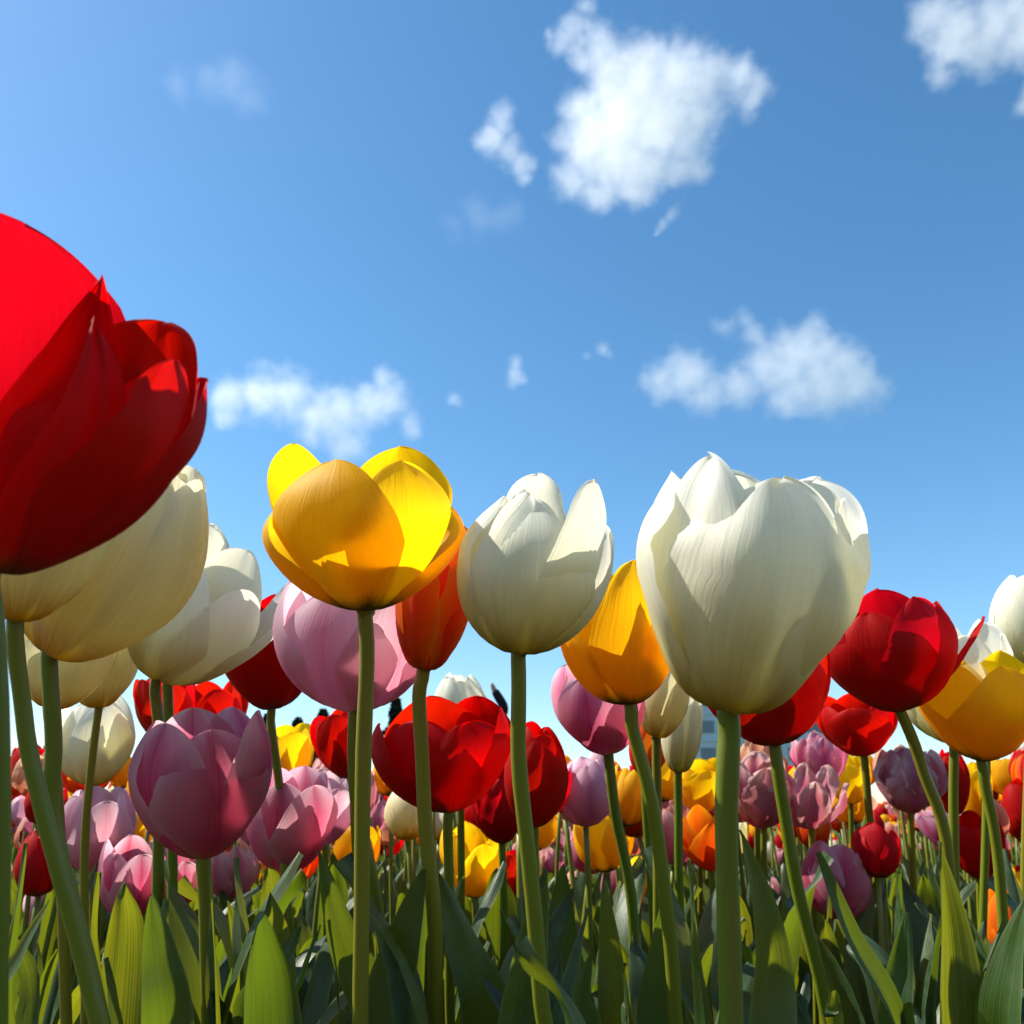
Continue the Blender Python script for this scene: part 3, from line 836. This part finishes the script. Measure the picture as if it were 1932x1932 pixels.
def stem_arrays(variant, sides=8, n=9):
    rng = random.Random(500 + variant)
    bx, by = rng.uniform(-.05, .05), rng.uniform(-.05, .05)
    pts = [(bx * math.sin(math.pi * k / (n - 1)), by * math.sin(math.pi * k / (n - 1)), k / (n - 1)) for k in range(n)]
    return tube(pts, [.0115] * n, sides)


FILL_COLORS = ['red', 'red', 'red', 'crimson', 'pink', 'lilac', 'yellow', 'yellow', 'yellow', 'orange', 'orange', 'orange', 'white', 'cream', 'wilted', 'faded', 'faded']
ADJ = {'bare': 'flowerless', 'red': 'red', 'crimson': 'crimson', 'pink': 'mauve pink', 'lilac': 'pale lilac', 'yellow': 'yellow', 'orange': 'orange red', 'white': 'white',
       'cream': 'cream', 'wilted': 'withered mauve', 'faded': 'faded salmon'}
kids = list(dict.fromkeys(FILL_COLORS))


def proto(name, arr, mat):
    V, F, U = arr
    o = mesh_obj(name, V, F, mat, None, U)
    COL.objects.unlink(o)
    return o


P_BLOOM = {c: [proto("bloom", bloom_arrays(c, v, 9, 12), M[c]) for v in range(6)] for c in kids}
P_STEM = [proto("stem", stem_arrays(v), M['stem']) for v in range(4)]
P_LEAF = [proto("leaf", leaf_arrays(v, 12, 7), M['leaf']) for v in range(7)]
HPOS = [(h['G'].x, h['G'].y) for h in HERO.values()] + [(h['B'].x, h['B'].y) for h in HERO.values()]

HSEEN = [project(h['B'].lerp(h['T'], .5)) for h in HERO.values() if h['d'] > .8]
spots = []
for y0, y1, dens in ((.50, .86, 75), (.90, 1.5, 165), (1.5, 2.6, 90), (2.6, 4.5, 75), (4.5, 8.0, 55)):
    area = .70 * (y1 * y1 - y0 * y0)
    for _ in range(int(area * dens)):
        y = math.sqrt(PRO.uniform(y0 * y0, y1 * y1))
        x = PRO.uniform(-.70, .70) * y
        if any((x - a) ** 2 + (y - b) ** 2 < .028 ** 2 for a, b in HPOS):
            continue
        if any((x - s[0]) ** 2 + (y - s[1]) ** 2 < (.045 if y < 2.6 else .06) ** 2 for s in spots[-160:]):
            continue
        zc = PRO.uniform(.15, .37) if PRO.random() < .35 else PRO.uniform(.24, .38)
        bh = PRO.uniform(.045, .07)
        lim = .30 + (.068 if y < 1.3 else .075 if y < 2.0 else .085) * y
        zc = min(zc, lim - bh, .40)
        if y < .86:
            zc = 0
        if zc and y < 1.6:                    # the bed is open enough in front for every named bloom to be seen
            fx, fy, fd = project((x, y, zc + bh * .5))
            if any(fd < d2 + .03 and abs(fx - a) < 62 and abs(fy - b) < 80 for a, b, d2 in HSEEN):
                continue
        patch = noise.noise(Vector((x * 1.6, y * 1.6, 4)))
        col = PRO.choice(FILL_COLORS)
        if patch > .22 and PRO.random() < .55:
            col = PRO.choice(('wilted', 'pink', 'faded'))
        elif patch < -.22 and PRO.random() < .55:
            col = PRO.choice(('yellow', 'orange', 'red'))
        spots.append((x, y, zc, bh, col))
spots.sort(key=lambda s: s[1])
N_SINGLE = 240


def instance_parts(x, y, zc, bh, col, rng):
    """Transforms of the parts of one plant: (kind, variant, matrix relative to its foot)."""
    out = []
    if not zc:
        for k in range(4):
            hgt = rng.uniform(.20, .30 - .02 * y)
            out.append(("leaf", rng.randrange(7), Matrix.Rotation(rng.uniform(0, 6.28), 4, 'Z') @ Matrix.Diagonal((hgt, hgt * rng.uniform(.8, 1.1), hgt, 1))))
        return out
    lean = Vector((rng.uniform(-.10, .10), rng.uniform(-.06, .06), 1)).normalized()
    rot = Vector((0, 0, 1)).rotation_difference(lean).to_matrix().to_4x4()
    out.append(("stem", rng.randrange(4), rot @ Matrix.Rotation(rng.uniform(0, 6.28), 4, 'Z') @ Matrix.Diagonal((.26, .26, zc / lean.z, 1))))
    tip = lean * (zc / lean.z)
    tl = Vector((lean.x * 2.2 + rng.uniform(-.15, .15), lean.y * 2 + rng.uniform(-.12, .12), 1)).normalized()
    r2 = Vector((0, 0, 1)).rotation_difference(tl).to_matrix().to_4x4()
    out.append(("bloom", rng.randrange(6), Matrix.Translation(tip) @ r2 @ Matrix.Rotation(rng.uniform(0, 6.28), 4, 'Z') @ Matrix.Scale(bh, 4)))
    for k in range(3 if y < 2.6 else 2):
        hgt = min(rng.uniform(.14, .26), .27 - .03 * min(y, 3))
        out.append(("leaf", rng.randrange(7), Matrix.Rotation(rng.uniform(0, 6.28), 4, 'Z') @ Matrix.Diagonal((hgt, hgt * rng.uniform(.8, 1.2), hgt, 1))))
    return out


singles = []
for i, (x, y, zc, bh, col) in enumerate(spots[:N_SINGLE]):
    rng = random.Random(i * 7 + 3)
    r = bpy.data.objects.new("tulip", None)
    r.empty_display_size = .03
    r.location = (x, y, 0)
    COL.objects.link(r)
    pos = None
    for kind, var, mt in instance_parts(x, y, zc, bh, col, rng):
        src = P_BLOOM[col][var] if kind == "bloom" else P_STEM[var] if kind == "stem" else P_LEAF[var]
        o = src.copy()
        COL.objects.link(o)
        o.parent = r
        o.matrix_local = mt
        if kind == "bloom" or (not zc and pos is None):
            pos = Vector((x, y, 0)) + mt @ Vector((0, 0, .5))
    px, py, d = project(pos)
    if not zc:
        r.name = "tulip_plant"
    singles.append((r, col if zc else 'bare', px, py, d, y))

# labels: where each stands between the stems one can name
POSTS = [("B2", "leaning cream"), ("C", "leaning white"), ("E", "left dark red"), ("F", "wide open yellow"), ("H", "squeezed orange red"), ("I", "egg shaped white"),
         ("J", "tucked in yellow"), ("K", "largest white"), ("L", "half hidden crimson"), ("M", "stray petalled red"), ("N", "right hand yellow")]
posts = []
for k, nm in POSTS:
    h = HERO[k]
    bx, by, _ = project(h['B'])
    posts.append((bx, nm))
posts.sort()
slots = {}
for s in singles:
    r, col, px, py, d, y = s
    i = sum(px > p[0] for p in posts)
    if px < -10 or px > REF + 10:
        where = "outside the left of the picture" if px < 0 else "outside the right of the picture"
    elif i == 0:
        where = f"left of the {posts[0][1]} tulip's stem"
    elif i == len(posts):
        where = f"right of the {posts[-1][1]} tulip's stem"
    else:
        where = f"between the {posts[i - 1][1]} and {posts[i][1]} tulips"
    size = "short" if d < 1.0 else "small" if d < 1.7 else "tiny"
    slots.setdefault((size, col, where), []).append(s)
NTH = ["nearest", "second nearest", "third nearest", "fourth nearest", "fifth nearest", "sixth nearest", "seventh nearest", "eighth nearest"]
ORD = ["highest", "second highest", "third highest", "fourth highest", "fifth highest", "sixth highest"]
for (size, col, where), ss in slots.items():
    ss.sort(key=lambda s: s[4] if col == 'bare' else s[3])
    for k, s in enumerate(ss):
        o = ORD[k] if len(ss) > 1 and k < 6 else ""
        if len(ss) > 1 and k == len(ss) - 1:
            o = "lowest"
        lab = f"{o} {size} {ADJ[col]} tulip {where}"
        if col == 'bare':
            lab = f"{NTH[k] if len(ss) > 1 and k < 8 else ''} leafy flowerless tulip plant {where}"
        tag(s[0], " ".join(lab.split()), "tulip leaves" if col == 'bare' else "tulip", f"{ADJ[col]} tulips in the bed")

# everything farther back: one mass of flowers
P2B = {c: [bloom_arrays(c, v, 5, 6) for v in range(6)] for c in kids}
P2S = [stem_arrays(v, 4, 4) for v in range(4)]
P2L = [leaf_arrays(v, 6, 3) for v in range(7)]
mats = kids + ['stem', 'leaf']
VV, FF, UU, MI = [], [], [], []
off = 0
for i, (x, y, zc, bh, col) in enumerate(spots[N_SINGLE:]):
    rng = random.Random(i * 5 + 90001)
    base = Matrix.Translation((x, y, 0))
    for kind, var, mt in instance_parts(x, y, zc, bh, col, rng):
        V, F, U = P2B[col][var] if kind == "bloom" else P2S[var] if kind == "stem" else P2L[var]
        mm = np.array(base @ mt)
        A = np.asarray(V) @ mm[:3, :3].T + mm[:3, 3]
        VV.append(A)
        UU.append(np.asarray(U))
        FF += [tuple(q + off for q in f) for f in F]
        MI += [mats.index(col if kind == "bloom" else kind)] * len(F)
        off += len(V)
fm = mesh_obj("tulip_field", np.concatenate(VV).tolist(), FF, [M[k] for k in mats], None, np.concatenate(UU))
fm.data.polygons.foreach_set("material_index", MI)
tag(fm, "dense mass of distant tulips of all colours at the back of the bed", "flower field", kind="stuff")

# ------------------------------------------------------------------ beyond the bed
M['leafage'] = plain("dark_leafage", (.010, .016, .010), .8, .2, 2.0, (.022, .034, .016))
M['bark'] = plain("bark", (.06, .045, .03), .9)
M['facade'] = plain("pale_facade", (.50, .55, .62), .7, .3, .6, (.58, .62, .68))
M['glass'] = plain("dark_glass", (.10, .14, .18), .15, .6)
M['roofing'] = plain("roofing", (.35, .37, .40), .8)
M['cloth'] = plain("black_cloth", (.008, .008, .010), .85, .2, 14.0, (.016, .016, .02))
M['skin'] = plain("skin", (.45, .26, .19), .55, .35)
M['hair'] = plain("dark_hair", (.03, .02, .015), .6)
M['phone'] = plain("grey_phone", (.20, .22, .25), .35, .5)


def tree(label, x, top_y, d, wid, seed):
    rng = random.Random(seed)
    p = at(x, 1549, d)
    g = Vector((p.x, p.y, -.03))
    h = at(x, top_y, d).z + .03
    r = root_at("tree", g)
    tag(r, label, "tree", "dark trees behind the flower bed")
    V, F, U = tube([(0, 0, 0), (.03 * h, 0, h * .3), (0, .02 * h, h * .6), (0, 0, h * .9)], [h * .035, h * .028, h * .02, h * .006], 8)
    mesh_obj("trunk", V, F, M['bark'], r, U)
    V, F = [], []
    for k in range(2600):
        t = rng.random() ** .8
        rr = wid * .5 * (1 - t) ** .7 * (.55 + .45 * noise.noise(Vector((t * 7, seed, 0)))) + .1
        an = rng.uniform(0, 6.283)
        q = rr * math.sqrt(rng.random())
        c = Vector((math.cos(an) * q, math.sin(an) * q, h * (.16 + .86 * t)))
        s = rng.uniform(.05, .13) * h * .25
        a = Vector((rng.gauss(0, 1), rng.gauss(0, 1), rng.gauss(0, 1))).normalized() * s
        b = a.cross(Vector((rng.gauss(0, 1), rng.gauss(0, 1), 1))).normalized() * s * .6
        n0 = len(V)
        V += [tuple(c - a), tuple(c + b), tuple(c + a), tuple(c - b)]
        F.append((n0, n0 + 1, n0 + 2, n0 + 3))
    mesh_obj("crown", V, F, M['leafage'], r, flat=True)


tree("dark tree left of the stem of the dark red tulip beside the pale pink one", 488, 1345, 38, 2.6, 5)
tree("dark tree right of the stem of the dark red tulip beside the pale pink one", 548, 1352, 40, 2.8, 1)
tree("dark tree behind the small red tulip left of the wide open yellow tulip's stem", 596, 1336, 37, 2.4, 2)
tree("dark tree seen just right of the wide open yellow tulip's stem", 738, 1312, 36, 2.6, 3)

# pale building behind the largest white tulip
bp_ = at(1430, 1549, 85)
B0 = Vector((bp_.x, bp_.y, -.03))
bh_, bw_, bd_ = at(1430, 1283, 85).z, 15.0, 11.0
br = root_at("office_building", B0)
tag(br, "pale grey building far beyond the bed, behind the largest white tulip's stem", "building")


def box(x0, x1, y0, y1, z0, z1, V, F):
    n = len(V)
    V += [(x0, y0, z0), (x1, y0, z0), (x1, y1, z0), (x0, y1, z0), (x0, y0, z1), (x1, y0, z1), (x1, y1, z1), (x0, y1, z1)]
    F += [(n, n + 3, n + 2, n + 1), (n + 4, n + 5, n + 6, n + 7), (n, n + 1, n + 5, n + 4), (n + 1, n + 2, n + 6, n + 5), (n + 2, n + 3, n + 7, n + 6), (n + 3, n, n + 4, n + 7)]


V, F = [], []
box(-bw_ / 2, bw_ / 2, 0, bd_, 0, bh_, V, F)
for fl in range(1, 5):
    z = bh_ * fl / 5
    box(-bw_ / 2 - .12, bw_ / 2 + .12, -.12, -.002, z - .12, z + .12, V, F)
mesh_obj("wall", V, F, M['facade'], br, flat=True)
V, F = [], []
box(-bw_ / 2 - .3, bw_ / 2 + .3, -.3, bd_ + .3, bh_ + .002, bh_ + .4, V, F)
mesh_obj("roof", V, F, M['roofing'], br, flat=True)
for fl in range(5):
    for k in range(7):
        xc = -bw_ / 2 + bw_ * (k + .5) / 7
        z = bh_ * (fl + .5) / 5
        V, F = [], []
        box(xc - .75, xc + .75, -.05, .1, z - .62, z + .62, V, F)
        w = mesh_obj("window", V, F, M['roofing'], br, flat=True)
        V, F = [], []
        box(xc - .66, xc - .03, -.08, -.052, z - .53, z + .53, V, F)
        box(xc + .03, xc + .66, -.08, -.052, z - .53, z + .53, V, F)
        mesh_obj("pane", V, F, M['glass'], w, flat=True)


# person in black with an arm raised, beyond the bed
def skin_figure(name, joints, edges, mat, parent, lvl=2):
    """One continuous body grown over a skeleton: joints {key: (co, radius)}, edges list of pairs, the first joint is the root."""
    keys = list(joints)
    me = bpy.data.meshes.new(name)
    me.from_pydata([joints[k][0] for k in keys], [(keys.index(a), keys.index(b)) for a, b in edges], [])
    o = bpy.data.objects.new(name, me)
    COL.objects.link(o)
    o.modifiers.new("skin", 'SKIN')
    for i, k in enumerate(keys):
        rr = joints[k][1]
        sv = me.skin_vertices[0].data[i]
        sv.radius = rr if isinstance(rr, tuple) else (rr, rr)
        sv.use_root = (i == 0)
    sb = o.modifiers.new("sub", 'SUBSURF')
    sb.levels = sb.render_levels = lvl
    dg = bpy.context.evaluated_depsgraph_get()
    m2 = bpy.data.meshes.new_from_object(o.evaluated_get(dg))
    o.modifiers.clear()
    o.data = m2
    bpy.data.meshes.remove(me)
    m2.name = name
    m2.materials.clear()
    m2.materials.append(mat)
    m2.polygons.foreach_set("use_smooth", [True] * len(m2.polygons))
    o.parent = parent
    return o


PD = 10.6
pp = at(905, 1549, PD)
PG = Vector((pp.x, pp.y, 0.0))
pr_ = root_at("person", PG)
tag(pr_, "person in black clothes with one arm raised, beyond the broad red tulip", "person")
k_ = PD / (FOC * REF)
J = {'pelvis': ((0, 0, .92), (.17, .12)), 'waist': ((0, 0, 1.08), (.15, .11)), 'chest': ((0, 0, 1.28), (.18, .12)), 'neck0': ((0, 0, 1.43), (.09, .08)),
     'neck': ((0, -.01, 1.50), .052), 'shR': ((.19, 0, 1.40), .07), 'elR': ((.30, -.05, 1.62), .052), 'wrR': ((.16, -.12, 1.84), .036), 'haR': ((.13, -.13, 1.92), (.035, .02)),
     'shL': ((-.19, 0, 1.40), .07), 'elL': ((-.25, .02, 1.12), .052), 'wrL': ((-.22, -.10, .90), .036), 'haL': ((-.21, -.13, .82), (.035, .02)),
     'hipR': ((.10, 0, .88), .105), 'knR': ((.11, -.02, .48), .065), 'anR': ((.11, 0, .09), .045), 'toR': ((.13, -.15, .035), (.045, .03)),
     'hipL': ((-.10, 0, .88), .105), 'knL': ((-.11, -.02, .48), .065), 'anL': ((-.11, 0, .09), .045), 'toL': ((-.13, -.15, .035), (.045, .03)),
     'head0': ((0, -.01, 1.58), (.075, .085)), 'head1': ((0, -.01, 1.68), (.078, .095)), 'head2': ((0, 0, 1.74), (.05, .06))}
E = [('pelvis', 'waist'), ('waist', 'chest'), ('chest', 'neck0'), ('neck0', 'neck'), ('chest', 'shR'), ('shR', 'elR'), ('elR', 'wrR'), ('wrR', 'haR'),
     ('chest', 'shL'), ('shL', 'elL'), ('elL', 'wrL'), ('wrL', 'haL'), ('pelvis', 'hipR'), ('hipR', 'knR'), ('knR', 'anR'), ('anR', 'toR'),
     ('pelvis', 'hipL'), ('hipL', 'knL'), ('knL', 'anL'), ('anL', 'toL'), ('neck', 'head0'), ('head0', 'head1'), ('head1', 'head2')]
body = skin_figure("body", J, E, M['skin'], pr_)
body["label"] = "figure holding one arm up"
JC = {k: (J[k][0], tuple(q + .016 for q in J[k][1]) if isinstance(J[k][1], tuple) else J[k][1] + .016) for k in J if k not in ('haR', 'haL', 'toR', 'toL', 'head0', 'head1', 'head2', 'neck')}
EC = [e for e in E if e[0] in JC and e[1] in JC]
skin_figure("clothing", JC, EC, M['cloth'], pr_)
JH = {'h0': ((0, .035, 1.66), (.085, .075)), 'h1': ((0, .03, 1.74), (.088, .09)), 'h2': ((0, .01, 1.80), (.05, .06))}
skin_figure("hair", JH, [('h0', 'h1'), ('h1', 'h2')], M['hair'], pr_)
